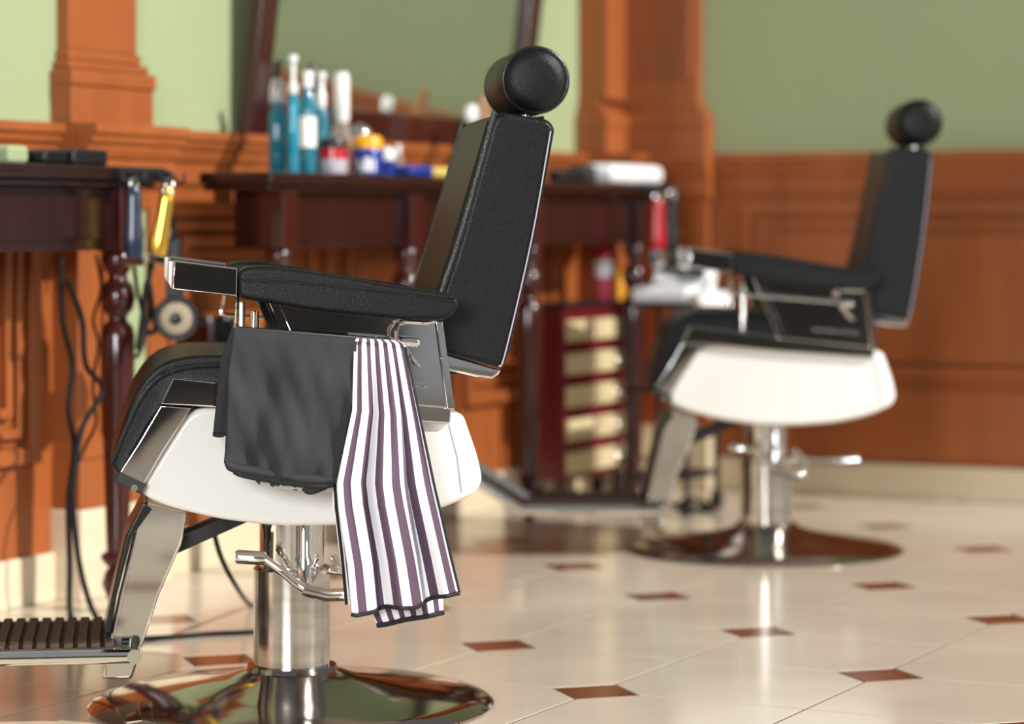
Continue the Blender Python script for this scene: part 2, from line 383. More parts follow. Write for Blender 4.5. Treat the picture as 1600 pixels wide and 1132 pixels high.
def make_chair():
    root = empty('barber_chair')
    # --- base, column
    MB().lathe([(0, .335), (.006, .338), (.012, .33), (.02, .30), (.034, .20), (.05, .11), (.062, .078), (.07, .074)], 64).build('base_disc', 'base_metal', root, smooth=25)
    MB().lathe([(.06, .064), (.23, .064), (.234, .061), (.236, .05)], 40).build('column_sleeve', 'chrome_worn', root, smooth=30)
    MB().lathe([(.22, .054), (.33, .054), (.338, .075), (.36, .075)], 40).build('column', 'chrome', root, smooth=30)
    gx, gz = C(368, 872, -.10); hx, hz = C(412, 873, -.09)
    lev = MB().tube(catmull([(hx, -.09, hz), (*[C(440, 893, -.10)[0]], -.10, C(440, 893, -.10)[1]), (C(476, 921, -.12)[0], -.12, C(476, 921, -.12)[1]), (C(510, 930, -.12)[0], -.12, C(510, 930, -.12)[1]), (C(540, 928, -.11)[0], -.11, C(540, 928, -.11)[1]), (C(548, 905, -.07)[0], -.07, C(548, 905, -.07)[1]), (C(520, 872, -.03)[0], -.03, C(520, 872, -.03)[1])], 6), .0075, 10).build('pump_lever', 'chrome', root)
    MB().tube([(gx, -.09, gz), (gx + .004, -.09, gz), (hx, -.09, hz), (hx + .004, -.09, hz)], [.009, .0115, .0115, .008], 14).build('lever_grip', 'chrome', lev)
    MB().tube([(C(473, 922, -.12)[0], -.12, C(473, 922, -.12)[1]), (C(510, 931, -.12)[0], -.12, C(510, 931, -.12)[1]), (C(537, 930, -.11)[0], -.11, C(537, 930, -.11)[1])], .0105, 12).build('lever_sleeve', 'chrome_worn', lev)
    lx, lz = C(475, 895, -.06)
    MB().lathe([(0, .013), (.04, .013), (.05, .009), (.15, .009)], 14, (lx, -.062, lz - .02)).build('pump_rod', 'chrome', root)
    # right-hand pedal lever, seen on the far side
    MB().tube([(.05, .02, .225), (.14, -.02, .222), (.225, -.03, .228)], [.008, .008, .011], 10).build('release_pedal', 'chrome', root)
    # --- white shell
    W = .26
    pr = CP([(297, 637), (213, 771), (262, 793), (340, 812), (430, 823), (520, 823), (610, 815), (690, 797), (744, 772)], -W)
    pr += CP([(755, 752), (748, 715), (724, 646), (700, 645), (500, 640)], -W)
    sh = pillow(MB(), round_poly(pr, [.03, .03, .03, .03, .03, .03, .03, .03, .016, .016, .03, .02, .02, .02], 5), -W, W, .011, 5).build('shell', 'white', root, smooth=50)
    # rear cover seam
    a, b = C(702, 664, -W - .004), C(722, 770, -W - .004)
    m_ = C(715, 715, -W - .004)
    for s in (-1, 1):
        MB().tube([(a[0], s * (W + .0002), a[1]), (m_[0], s * (W + .0002), m_[1]), (b[0], s * (W + .0002), b[1])], .0013, 6).build('seam', 'grey_lbl', sh)
    # --- chrome trims
    for s in (-1, 1):
        y0, y1 = (-W - .014, -W + .03) if s < 0 else (W - .03, W + .014)
        tp = CP([(270, 591), (340, 598), (480, 614), (600, 627), (706, 638), (704, 662), (600, 657), (480, 650), (340, 637), (251, 632)], -W - .014)
        pillow(MB(), tp, y0, y1, .003, 2).build('seat_trim', 'chrome', root, smooth=30)
        fp = CP([(251, 634), (299, 638), (256, 705), (219, 768), (180, 750), (214, 696)], -W - .014)
        ft = pillow(MB(), fp, y0, y1, .003, 2).build('front_trim', 'chrome', root, smooth=30)
        bp = CP([(187, 737), (228, 757), (221, 774), (178, 752)], -W - .017)
        bo = pillow(MB(), bp, y0 - .003 if s < 0 else y0, y1 if s < 0 else y1 + .003, .002, 2).build('bolt_plate', 'steel_black', ft, smooth=30)
        c = C(210, 763, -W - .018)
        mb = MB(); yy = s * (W + .017)
        mb.tube([(c[0], yy, c[1]), (c[0], yy + s * .005, c[1])], .0055, 12); mb.build('bolt', 'chrome', bo)
    # --- seat cushion
    SW = .245
    top = catmull([(*C(172, 724, -SW), 0), (*C(186, 678, -SW), 0), (*C(208, 620, -SW), 0), (*C(236, 580, -SW), 0), (*C(275, 560, -SW), 0), (*C(340, 555, -SW), 0), (*C(480, 562, -SW), 0), (*C(660, 575, -SW), 0)], 5)
    bot = [(*C(690, 640, -SW), 0), (*C(500, 640, -SW), 0), (*C(330, 622, -SW), 0), (*C(268, 618, -SW), 0), (*C(238, 660, -SW), 0), (*C(206, 715, -SW), 0), (*C(190, 748, -SW), 0)]
    prof = [(q[0], q[1]) for q in top] + [(q[0], q[1]) for q in bot]
    seat = pillow(MB(), prof, -SW, SW, .009, 4).build('seat_cushion', 'leather', root, smooth=55)
    for s in (-1, 1):
        pp = catmull([(*C(176, 722, -SW), 0), (*C(196, 672, -SW), 0), (*C(220, 622, -SW), 0), (*C(250, 590, -SW), 0), (*C(290, 575, -SW), 0), (*C(350, 571, -SW), 0), (*C(480, 575, -SW), 0)], 6)
        MB().tube([(q[0], s * (SW + .001), q[1]) for q in pp], .0042, 8).build('piping', 'leather_s', seat)
    # --- armrests
    for s in (-1, 1):
        yo, yi = .315, .235                 # outer and inner faces
        ya, yb = (-yo, -yi) if s < 0 else (yi, yo)
        ap = CP([(372, 424), (384, 417), (420, 415), (500, 426), (600, 444), (690, 457), (715, 464), (719, 474), (712, 490), (694, 502), (640, 501), (560, 494), (480, 485), (372, 466)], -yo)
        pad = pillow(MB(), round_poly(ap, .012, 3), ya, yb, .009, 4).build('armrest', 'leather', root, smooth=60)
        pl = CP([(374, 438), (450, 441), (540, 449), (640, 457), (712, 466)], -yo)
        for yy in (ya, yb):
            MB().tube([(q[0], yy + (.001 if yy == ya else -.001), q[1]) for q in pl], .0028, 8).build('piping', 'leather_s', pad)
        cp = CP([(272, 407), (372, 419), (371, 464), (269, 453)], -yo)
        cap = pillow(MB(), cp, ya, yb, .004, 3).build('armrest_cap', 'chrome', pad, smooth=30)
        ep = CP([(264, 409), (271, 409), (268, 452), (263, 441)], -yo)
        pillow(MB(), ep, ya + .006, yb - .006, .003, 3).build('cap_end', 'white_p', cap, smooth=30)
        # side panel under the arm
        y2 = s * .272
        sp = CP([(424, 474), (688, 502), (706, 638), (480, 618)], -.278)
        pillow(MB(), sp, y2 - .006, y2 + .006, .002, 2).build('arm_panel', 'chrome', root, smooth=30)
        eb = CP([(681, 502), (692, 502), (711, 640), (699, 640)], -.29)
        pillow(MB(), eb, y2 - .017, y2 + .017, .002, 2).build('arm_post', 'chrome', root, smooth=30)
        fb = CP([(420, 472), (436, 474), (500, 620), (482, 620)], -.285)
        pillow(MB(), fb, y2 - .013, y2 + .013, .002, 2).build('arm_brace', 'chrome', root, smooth=30)
        q = CP([(560, 592), (668, 599), (668, 606), (560, 598)], -.284)
        pillow(MB(), q, y2 - .012, y2 + .012, .002, 2).build('panel_rib', 'chrome', root, smooth=30)
        # towel bar
        yt = s * .338; ym = s * .285
        h0, h1, h2, h3 = C(371, 466, -.30), C(366, 512, -.338), C(619, 533, -.338), C(621, 503, -.30)
        MB().tube([(h0[0], ym, h0[1] + .01), (h0[0] - .0005, s * .30, h0[1] - .004), (h1[0] + .003, yt, h1[1] + .01), (h1[0], yt, h1[1]), (h1[0] + .01, yt, h1[1] - .002), (h2[0] - .01, yt, h2[1] + .001), (h2[0], yt, h2[1]), (h2[0], yt, h2[1] + .014), (h3[0], s * .318, h3[1] - .003), (h3[0] + .012, s * .31, h3[1]), (h3[0] + .045, s * .30, h3[1] - .002), (h3[0] + .06, ym, h3[1])], .0033, 8).build('towel_bar', 'chrome', root)
        # clamp bolt and pin
        k0 = C(628, 534, -.30); k1 = C(655, 535, -.30)
        kb = MB().tube([(k0[0], s * .305, k0[1]), (k1[0] - .004, s * .305, k1[1]), (k1[0], s * .305, k1[1])], [.0075, .0075, .005], 12).build('clamp_bolt', 'chrome', root)
        k2, k3 = C(630, 540, -.312), C(657, 573, -.312)
        MB().tube([(k2[0], s * .312, k2[1]), (k3[0] - .003, s * .312, k3[1] + .003), (k3[0], s * .312, k3[1])], [.0032, .0032, .0045], 8).build('clamp_pin', 'chrome', kb)
        # upright peg beside the seat
        g0 = C(397, 486, -.25)
        MB().lathe([(0, .0075), (.15, .0075), (.152, .0068)], 14, (g0[0], s * .25, g0[1] - .152)).build('side_peg', 'chrome', root)
    # --- backrest
    BW = .215
    bp = CP([(774, 173), (858, 187), (868, 200), (836, 380), (796, 556), (784, 577), (688, 551), (668, 543), (693, 452), (716, 385)], -BW)
    bk = pillow(MB(), round_poly(bp, [.022, .022, .02, .08, .05, .022, .02, .02, .06, .06], 5), -BW, BW, .010, 5).build('backrest', 'leather', root, smooth=60)
    for s in (-1, 1):
        fl = catmull([(*C(776, 175, -BW), 0), (*C(742, 300, -BW), 0), (*C(716, 388, -BW), 0), (*C(693, 456, -BW), 0), (*C(671, 540, -BW), 0)], 5)
        MB().tube([(q[0] - .002, s * (BW - .004), q[1]) for q in fl], .0055, 8).build('piping', 'leather_s', bk)
        rl = catmull([(*C(860, 205, -BW), 0), (*C(830, 375, -BW), 0), (*C(789, 552, -BW), 0), (*C(779, 572, -BW), 0)], 5)
        MB().tube([(q[0], s * (BW + .0025), q[1]) for q in rl], .0012, 6).build('stitching', 'grey_lbl', bk)
    # front cushion bulge
    fc = CP([(768, 184), (778, 186), (722, 385), (690, 530), (672, 532), (686, 452), (708, 385), (736, 290)], -BW)
    pillow(MB(), round_poly(fc, .01, 3), -BW + .035, BW - .035, .012, 4).build('front_cushion', 'leather', bk, smooth=60)
    pp = CP([(690, 552), (784, 579), (781, 586), (771, 593), (745, 590), (690, 577)], -BW + .01)
    pillow(MB(), pp, -BW + .02, BW - .02, .004, 3).build('back_plate', 'chrome', bk, smooth=35)
    q0 = C(665, 560, -.2)
    MB().box(q0[0] - .03, q0[0] + .06, -.16, .16, q0[1] - .03, q0[1] + .005).build('back_hinge', 'steel_black', root, bevel=.004)
    # --- headrest
    hx, hz = C(838, 125, -.12); HR = .0555
    prof = [(-.128, .0), (-.127, .030), (-.123, .045), (-.116, .0515), (-.110, HR), (0, HR + .0015), (.110, HR), (.116, .0515), (.123, .045), (.127, .030), (.128, 0)]
    rings = [[(hx + r * math.cos(2 * PI * j / 40), y, hz + r * math.sin(2 * PI * j / 40)) for j in range(40)] for y, r in prof[1:-1]]
    hd = MB().loft(rings).build('headrest', 'leather', root, smooth=60)
    for s in (-1, 1):
        MB().tube([(hx + (HR - .002) * math.cos(2 * PI * j / 40), s * .113, hz + (HR - .002) * math.sin(2 * PI * j / 40)) for j in range(40)], .0034, 8, closed=True).build('piping', 'leather_s', hd)
    px_, pz_ = C(815, 185, 0)
    for s in (-1, 1):
        MB().tube([(px_ - .004, s * .05, pz_ - .05), (px_ + .004, s * .05, hz)], .006, 10).build('headrest_post', 'chrome', root)
    c = C(852, 188, -.1); MB().tube([(c[0] - .02, -.06, c[1]), (c[0] + .004, -.06, c[1] + .003)], .006, 12).build('headrest_knob', 'chrome', root)
    # --- footrest
    LW = .10
    lp = CP([(228, 783), (292, 800), (285, 848), (248, 932), (206, 1062), (160, 1062), (186, 930), (208, 842), (216, 800)], -LW)
    leg = pillow(MB(), round_poly(lp, [.01, .006, .01, 0, .006, .006, 0, .03, .02], 4), -LW, LW, .005, 3).build('footrest_arm', 'chrome', root, smooth=35)
    fp = CP([(224, 785), (238, 796), (206, 840), (183, 930), (172, 990), (162, 990), (176, 925), (196, 838)], -LW)  # black strip standing in for the dark reflection on the chrome front
    pillow(MB(), fp, -LW - .004, LW + .004, .004, 3).build('arm_dark_reflection', 'plastic_black', leg, smooth=50)
    st = CP([(270, 868), (262, 848), (360, 808), (395, 812)], -.05)
    pillow(MB(), st, -.055, -.035, .002, 2).build('footrest_strut', 'steel_black', root, smooth=30)
    pillow(MB(), st, .035, .055, .002, 2).build('footrest_strut', 'steel_black', root, smooth=30)
    FX0, FX1, FZ = -.60, -.30, .115
    FWD = .165
    fr = empty('footrest'); fr.parent = root
    mb = MB()
    for s in (-1, 1): MB().tube([(FX1 + .04, s * FWD, FZ), (FX0, s * FWD, FZ), (FX0 - .15, s * FWD, FZ + .095)], .012, 12).build('side_rail', 'chrome', fr)
    mb = MB(); mb.tube([(FX0 - .15, -FWD - .012, FZ + .095), (FX0 - .15, FWD + .012, FZ + .095)], .012, 12); mb.build('toe_rail', 'chrome', fr)
    mb = MB(); mb.tube([(FX1 + .04, -FWD - .012, FZ), (FX1 + .04, FWD + .012, FZ)], .012, 12); mb.build('heel_rail', 'chrome', fr)
    mb = MB(); mb.box(FX0, FX1 + .03, -FWD, FWD, FZ - .006, FZ + .004)
    mb.hexa([(FX0 - .145, -FWD, FZ + .085), (FX0, -FWD, FZ - .006), (FX0, FWD, FZ - .006), (FX0 - .145, FWD, FZ + .085), (FX0 - .15, -FWD, FZ + .095), (FX0, -FWD, FZ + .004), (FX0, FWD, FZ + .004), (FX0 - .15, FWD, FZ + .095)])
    mb.build('plate', 'chrome', fr)
    mt = MB().box(FX0 + .01, FX1 + .02, -FWD + .012, FWD - .012, FZ + .004, FZ + .012).build('rubber_mat', 'mat', fr, bevel=.002)
    mb0 = None
    for k in range(14):
        x = FX0 + .02 + k * .0215
        if mb0 is None:
            mb0 = MB().box(-.0075, .0075, -FWD + .014, FWD - .014, 0, .008).build('mat_rib', 'mat', fr, bevel=.002); o = mb0
        else:
            o = mb0.copy(); COL.objects.link(o); o.parent = fr
        o.location = (x, 0, FZ + .011)
    return root

chair_a = make_chair()
chair_b = copy_tree(chair_a)
chair_a.location = (CX, CY, 0); chair_a.rotation_euler = (0, 0, CT)
chair_b.location = (.629, 6.64, 0); chair_b.rotation_euler = (0, 0, R_(-1.5))
piv = Vector((*C(690, 560, -.2)[:1], 0, C(690, 560, -.2)[1]))
Rb = Matrix.Translation(piv) @ Matrix.Rotation(R_(-4.2), 4, 'Y') @ Matrix.Translation(-piv)
for ch in chair_b.children:
    if ch.name.startswith(('backrest', 'headrest')): ch.matrix_basis = Rb @ ch.matrix_basis
tag(chair_a, 'large black leather barber chair in front, capes hanging from its armrest', 'barber chair', 'barber chairs')
tag(chair_b, 'blurred black and white barber chair by the end wall, round base in view', 'barber chair', 'barber chairs')

# ---------------------------------------------------------------- capes over the towel bar (chair coordinates -> world)
def cw(lx, ly, lz):
    ct, st = math.cos(CT), math.sin(CT); return Vector((CX + lx * ct - ly * st, CY + lx * st + ly * ct, lz))
def lerp_poly(pl, t):
    for i in range(len(pl) - 1):
        if t <= pl[i + 1][0] or i == len(pl) - 2:
            k = (t - pl[i][0]) / (pl[i + 1][0] - pl[i][0]); return tuple(pl[i][j] + (pl[i + 1][j] - pl[i][j]) * k for j in (1, 2))
def sheet(left, right, rows, cols, depth, uvf=None, sag=None):
    mb = MB(); U = []
    for r in range(rows + 1):
        t = r / rows; L, Rr = lerp_poly(left, t), lerp_poly(right, t)
        for c in range(cols + 1):
            s = c / cols
            px = L[0] + (Rr[0] - L[0]) * s; py = L[1] + (Rr[1] - L[1]) * s + (sag(s, t) if sag else 0)
            ly = depth(s, t); x, z = C(px, py, -.34); mb.v.append(tuple(cw(x, ly, z) - ORG)); U.append(uvf(s, t) if uvf else (s, t))
    for r in range(rows):
        for c in range(cols):
            a = r * (cols + 1) + c; mb.f.append((a, a + 1, a + cols + 2, a + cols + 1))
    return mb, U
def wr_(s, t, seed):
    return (math.sin(s * 9 + seed + t * 2.3) * .5 + math.sin(s * 21 + t * 5 + seed * 2) * .22 + math.sin(s * 5 - t * 11 + seed) * .3 + math.sin(s * 33 - t * 17 + seed) * .12)
ORG = cw(C(455, 700, -.34)[0], -.34, C(455, 700, -.34)[1])
cape = tag(empty('barber_cape', ORG), 'folded black nylon cape over the armrest bar of the front chair', 'cape')
def cape_depth(s, t):
    if t < .06: return -.338 + .006 * (1 - t / .06) - .007 * math.sin(t / .06 * PI / 2)
    return -.348 - .016 * wr_(s, t, 1.3) * min(1, t * 2.2) - .010 * max(0, 1 - abs((s - .62 + .12 * t) * 9)) * t - .012 * t
mb, U = sheet([(0, 366, 511), (.05, 364, 514), (.35, 356, 585), (.8, 352, 690), (1, 350, 722)], [(0, 553, 526), (.05, 557, 531), (.35, 554, 600), (.75, 540, 690), (1, 524, 752)], 44, 40, cape_depth, None, lambda s, t: 8 * math.sin(s * PI) * t ** 3)
mb.build('front_panel', 'cape', cape, smooth=80, solid=.003)
mb, U = sheet([(0, 366, 511), (.1, 362, 514), (.35, 345, 562), (.9, 334, 672), (1, 333, 682)], [(0, 553, 526), (.1, 552, 531), (.35, 545, 560), (1, 535, 690)], 24, 16, lambda s, t: -.338 + .010 * min(1, t * 9) + .004 * wr_(s, t, 4) * min(1, t * 4))
mb.build('back_panel', 'cape', cape, smooth=80, solid=.003)
def roll(pts, r, name, m, par, ly, flat=.55):
    P = catmull([(*C(*q, -.345), 0) for q in pts], 8); rings = []
    for i, q in enumerate(P):
        k = i / (len(P) - 1); w = 1 + .06 * math.sin(k * 13) + .04 * math.sin(k * 19)
        rings.append([tuple(cw(q[0], ly + r * w * 1.0 * math.cos(2 * PI * j / 12), q[1] + r * w * flat * math.sin(2 * PI * j / 12)) - ORG) for j in range(12)])
    return MB().loft(rings).build(name, m, par, smooth=70)
roll([(351, 718), (365, 730), (430, 741), (490, 749), (526, 748)], .016, 'lower_fold', 'cape', cape, -.352)
roll([(364, 733), (390, 742), (440, 750), (500, 757), (520, 754)], .014, 'lower_fold', 'cape', cape, -.349)
roll([(474, 760), (484, 766), (505, 759), (519, 752)], .010, 'corner_fold', 'cape', cape, -.346, .8)
mb = MB(); lp = [C(*q, -.345) for q in [(394, 746), (479, 757), (478, 768), (440, 764), (405, 758)]]
mb.loft([[tuple(cw(q[0], y, q[1]) - ORG) for q in lp] for y in (-.340, -.351)]).build('patterned_lining', 'lining', cape, smooth=0)
roll([(333, 680), (341, 682), (351, 681)], .005, 'hem', 'cape', cape, -.329, .7)

ORG = cw(C(620, 740, -.34)[0], -.34, C(620, 740, -.34)[1])
sc = tag(empty('striped_cape', ORG), 'purple and white striped cape hanging from the armrest bar of the front chair', 'cape')
NS = 6.0
def fold(s, t):
    a = min(1, t * 1.6)
    return -.342 - .006 * (t < .04) - a * (.032 * abs(math.sin(s * PI * 2.3 + .5 + t * .7)) + .007 * math.sin(s * 2 * PI * 4.7 + 2.0 - t) + .014 * math.exp(-((s - .52 - .05 * t) / .05) ** 2) * (t > .25) * min(1, (t - .25) * 4)) - .008 * t
LFT = [(0, 556, 529), (.05, 553, 534), (.3, 549, 640), (.53, 524, 752), (.6, 526, 790), (.8, 540, 880), (1, 546, 954)]
RGT = [(0, 622, 532), (.04, 632, 538), (.25, 650, 630), (.55, 676, 760), (.8, 700, 864), (1, 714, 922)]
def suv(s, t): return (NS * (s + .012 * math.sin(s * 2 * PI * 2.1 + .6 + t * .9) * min(1, t * 1.6)) + .12, t)
sag1 = lambda s, t: t ** 4 * (6 * math.sin(s * PI) + 3 * math.sin(s * 13))
mb, U = sheet(LFT, RGT, 60, 84, fold, suv, sag1)
mb.build('front_panel', 'stripe', sc, smooth=80, uvs=U, solid=.0018)
hp = []
for k in range(41):
    s = k / 40; px = 546 + (714 - 546) * s; py = 954 + (922 - 954) * s + sag1(s, 1); x, z = C(px, py, -.34); hp.append(cw(x, fold(s, 1), z) - ORG)
MB().tube(hp, .0036, 8).build('hem', 'hem', sc)
hp = []
for k in range(31):
    t = .05 + .95 * k / 30; q = lerp_poly(RGT, t); x, z = C(*q, -.34); hp.append(cw(x, fold(1, t), z) - ORG)
MB().tube(hp, .0022, 8).build('side_hem', 'hem', sc)
# under layer
LF2 = [(0, 556, 531), (.3, 540, 640), (.5, 521, 760), (.62, 520, 800), (.8, 560, 900), (.95, 584, 966), (1, 590, 979)]
RG2 = [(0, 622, 534), (.4, 650, 700), (.8, 688, 880), (1, 695, 961)]
f2 = lambda s, t: -.332 + .004 * math.sin(s * 11 + t * 3) * min(1, t * 3)
mb, U = sheet(LF2, RG2, 40, 50, f2, lambda s, t: (6 * s + .4, t))
mb.build('back_panel', 'stripe', sc, smooth=80, uvs=U, solid=.0018)
hp = [cw(C(590 + 105 * k / 20, 979 - 18 * k / 20, -.34)[0], f2(k / 20, 1), C(590, 979 - 18 * k / 20, -.34)[1]) - ORG for k in range(21)]
MB().tube(hp, .0042, 8).build('hem', 'hem', sc)
# side tail with black border
LF3 = [(0, 535, 640), (.3, 521, 755), (.55, 526, 830), (1, 541, 946)]
RG3 = [(0, 552, 640), (.3, 545, 755), (1, 560, 946)]
mb, U = sheet(LF3, RG3, 24, 10, lambda s, t: -.338 - .004 * s, lambda s, t: (1.4 * s + .05, t))
mb.build('side_tail', 'stripe', sc, smooth=80, uvs=U, solid=.0018)
for (pts) in ([(522, 752), (526, 800), (534, 870), (541, 945)], [(527, 752), (536, 790), (545, 840)]):
    MB().tube(catmull([cw(C(*q, -.34)[0], -.342, C(*q, -.34)[1]) - ORG for q in pts], 6), .0022, 8).build('side_hem', 'hem', sc)

# ================================================================ TABLES
LEGP = [(0, .011), (.03, .021), (.06, .033), (.085, .026), (.094, .019), (.105, .03), (.115, .036), (.122, .033), (.128, .023), (.138, .0235), (.35, .030), (.5, .035), (.575, .036), (.595, .031), (.604, .021), (.612, .019), (.618, .022), (.63, .032), (.655, .0375), (.68, .031), (.69, .021), (.70, .019), (.712, .026), (.73, .033), (.745, .031), (.752, .024)]
def make_table(u0, u1, legs, name='console_table'):
    org = uv((u0 + u1) / 2, VW + .17, 0); t = empty(name, org)
    def ub(nm, m, bev, *bx):
        mb = MB()
        for b in bx: mb.ubox(*b)
        mb.v = [tuple(Vector(p) - org) for p in mb.v]; return mb.build(nm, m, t, bevel=bev)
    vf, vb_ = -3.17, VW + .105
    ub('tabletop', 'mahog', .006, (u0, u1, vb_, vf, .897, .925))
    ub('top_moulding', 'mahog', .004, (u0 + .02, u1 - .02, vb_, vf - .018, .882, .897))
    lu0, lu1 = legs[0], legs[-1]
    for (a, b) in zip(legs[:-1], legs[1:]):
        ub('apron', 'mahog', .003, (a + .03, b - .03, vf - .068, vf - .046, .752, .882))
        ub('apron_panel', 'mahog', .004, (a + .06, b - .06, vf - .046, vf - .040, .775, .862))
    for a in (lu0, lu1):
        ub('end_apron', 'mahog', .003, (a - .012, a + .012, vb_ + .03, vf - .085, .752, .882))
    lm = None
    for i, a in enumerate(legs):
        for v in (vf - .05,):
            ub('leg_block', 'mahog2', .003, (a - .033, a + .033, v - .033, v + .033, .75, .8825))
            q = uv(a, v, 0) - org
            if lm is None: lm = MB().lathe(LEGP, 24).build('leg', 'mahog2', t, smooth=45); o = lm
            else: o = lm.copy(); COL.objects.link(o); o.parent = t
            o.location = q
    return t
t1 = tag(make_table(3.72, 4.735, (3.83, 4.625)), 'dark mahogany table with turned legs at the left edge', 'table', 'console tables')
t2 = tag(make_table(5.15, 7.37, (5.264, 5.87, 6.56, 7.267)), 'long dark mahogany table under the mirror crowded with bottles', 'table', 'console tables')
TT = .925

# ================================================================ MIRROR
mu0, mu1, mz0, mz1 = 5.45, 6.95, RAIL + .002, 2.25
mo = uv((mu0 + mu1) / 2, VW + .01, mz0)
mir = tag(empty('wall_mirror', mo), 'large mahogany framed mirror leaning out above the long table', 'mirror')
mir.rotation_euler = (0, 0, WA)             # local x along u, local y = away from room, z up
hw, H = (mu1 - mu0) / 2, mz1 - mz0
TILT = R_(7)
def tilt(mb):
    Rm = Matrix.Rotation(TILT, 4, 'X'); mb.v = [tuple(Rm @ Vector(p)) for p in mb.v]; return mb
for nm, b in (('stile', (-hw, -hw + .075, -.045, -.005, 0, H)), ('stile', (hw - .075, hw, -.045, -.005, 0, H)), ('bottom_rail', (-hw + .075, hw - .075, -.045, -.005, 0, .08)), ('top_rail', (-hw + .075, hw - .075, -.045, -.005, H - .08, H))):
    tilt(MB().box(*b)).build(nm, 'mahog2', mir, bevel=.008, seg=3)
tilt(MB().box(-hw + .06, hw - .06, -.020, -.010, .06, H - .06)).build('mirror_glass', 'mirror', mir)

# ================================================================ THINGS ON THE TABLES
def spin(name, label, cat, px, v, z0, parts, group=None, n=20):
    u, Y = on_v(px, v); e = tag(empty(name, uv(u, v, z0)), label, cat, group)
    first = None
    for (nm, m, prof) in parts: MB().lathe(prof, n).build(nm, m, e, smooth=40)
    return e
def bot(h, r, neck=.012, sh=.8): return [(0, r * .9), (.004, r), (h * sh, r), (h * (sh + .08), r * .8), (h * (sh + .14), neck), (h, neck)]
spin('tonic_bottle', 'tall bright blue tonic bottle with white pump, leftmost on the long table', 'bottle', 458, -3.27, TT, [('body', 'blueglass', bot(.19, .013, .008, .86)), ('pump', 'white_p', [(.188, .011), (.21, .012), (.215, .006), (.262, .006), (.264, .011), (.278, .011)])], 'tonic bottles')
spin('tonic_bottle', 'teal tonic bottle with silver label strip beside the blue one', 'bottle', 481, -3.21, TT, [('body', 'tealglass', bot(.20, .020, .010, .82)), ('label', 'white_p', [(.06, .0205), (.13, .0205), (.131, .0203)]), ('cap', 'white_p', [(.198, .012), (.235, .013), (.238, .009)])], 'tonic bottles')
spin('tonic_bottle', 'blue bottle with long white sprayer behind the teal bottle', 'bottle', 502, -3.32, TT, [('body', 'tealglass', bot(.17, .020, .010, .82)), ('sprayer', 'white_p', [(.165, .011), (.20, .011), (.205, .007), (.235, .007), (.237, .012), (.25, .012)])], 'tonic bottles')
spin('spray_bottle', 'black capped bottle behind the blue bottles at the mirror', 'bottle', 488, -3.37, TT, [('body', 'tealglass', bot(.20, .018, .010, .8)), ('cap', 'plastic_black', [(.20, .011), (.27, .010), (.275, .006)])], 'tonic bottles')
spin('tonic_bottle', 'dark bottle with pale cap at the left mirror post', 'bottle', 433, -3.32, TT, [('body', 'tealglass', bot(.17, .020, .010, .8)), ('cap', 'clear', [(.17, .016), (.20, .018), (.225, .012)])], 'tonic bottles')
spin('decanter', 'clear glass bottle with tall silver white top beside the blue bottles', 'bottle', 534, -3.28, TT, [('body', 'clear', [(0, .026), (.05, .029), (.09, .027), (.13, .017)]), ('stopper', 'white_p', [(.13, .016), (.14, .019), (.235, .019), (.25, .016)])])
spin('steel_bowl', 'round chrome shaving bowl above the yellow lidded jar', 'bowl', 562, -3.34, TT, [('bowl', 'chrome', [(0, .02), (.006, .022), (.03, .012), (.06, .024), (.09, .034), (.115, .031), (.128, .02), (.134, .006)])])
spin('pomade_jar', 'red and grey pomade jar with black lid on the long table', 'jar', 521, -3.19, TT, [('body', 'grey_lbl', [(0, .030), (.004, .033), (.034, .033)]), ('red_band', 'red_p', [(.034, .0335), (.058, .0335), (.06, .030)]), ('lid', 'plastic_black', [(.058, .031), (.078, .031), (.082, .028)])], 'styling jars')
spin('styling_jar', 'blue jar with white print and yellow lid on the long table', 'jar', 575, -3.20, TT, [('body', 'blue_p', [(0, .034), (.004, .037), (.06, .037), (.064, .034)]), ('lid', 'yellow_p', [(.064, .036), (.085, .036), (.095, .028), (.097, .004)])], 'styling jars')
e = bpy.data.objects[[o.name for o in bpy.data.objects if o.name.startswith('styling_jar')][-1]]
for k, (a, hgt) in enumerate(((-2.15, .030), (-1.9, .018), (-1.62, .034), (-1.4, .034), (-1.12, .03))):   # white print blocks on the blue jar
    x, y = .0375 * math.cos(a), .0375 * math.sin(a); b = MB().box(-.003, .003, -.0008, .0008, .008, .008 + hgt).build('label_print', 'white_p', e); b.location = (x, y, 0); b.rotation_euler = (0, 0, a + PI / 2)
spin('powder_pot', 'small white and blue pot right of the yellow lidded jar', 'jar', 604, -3.24, TT, [('body', 'blue_p', [(0, .02), (.04, .021)]), ('lid', 'white_p', [(.04, .022), (.06, .022), (.072, .012)])], 'styling jars')
spin('dropper_bottle', 'tiny clear bottle near the blue cloth on the long table', 'bottle', 622, -3.30, TT, [('body', 'clear', [(0, .014), (.05, .014), (.06, .007)]), ('cap', 'white_p', [(.06, .008), (.085, .008)])])
spin('lotion_bottle', 'pale bottle with white cap just left of the front headrest', 'bottle', 737, -3.30, TT, [('body', 'clear', bot(.16, .024)), ('cap', 'white_p', [(.16, .016), (.185, .018), (.20, .012)])])
spin('lotion_bottle', 'tan bottle partly hidden by the front headrest', 'bottle', 756, -3.33, TT, [('body', 'brown_b', bot(.19, .024)), ('cap', 'brown_b', [(.19, .014), (.23, .014)])])
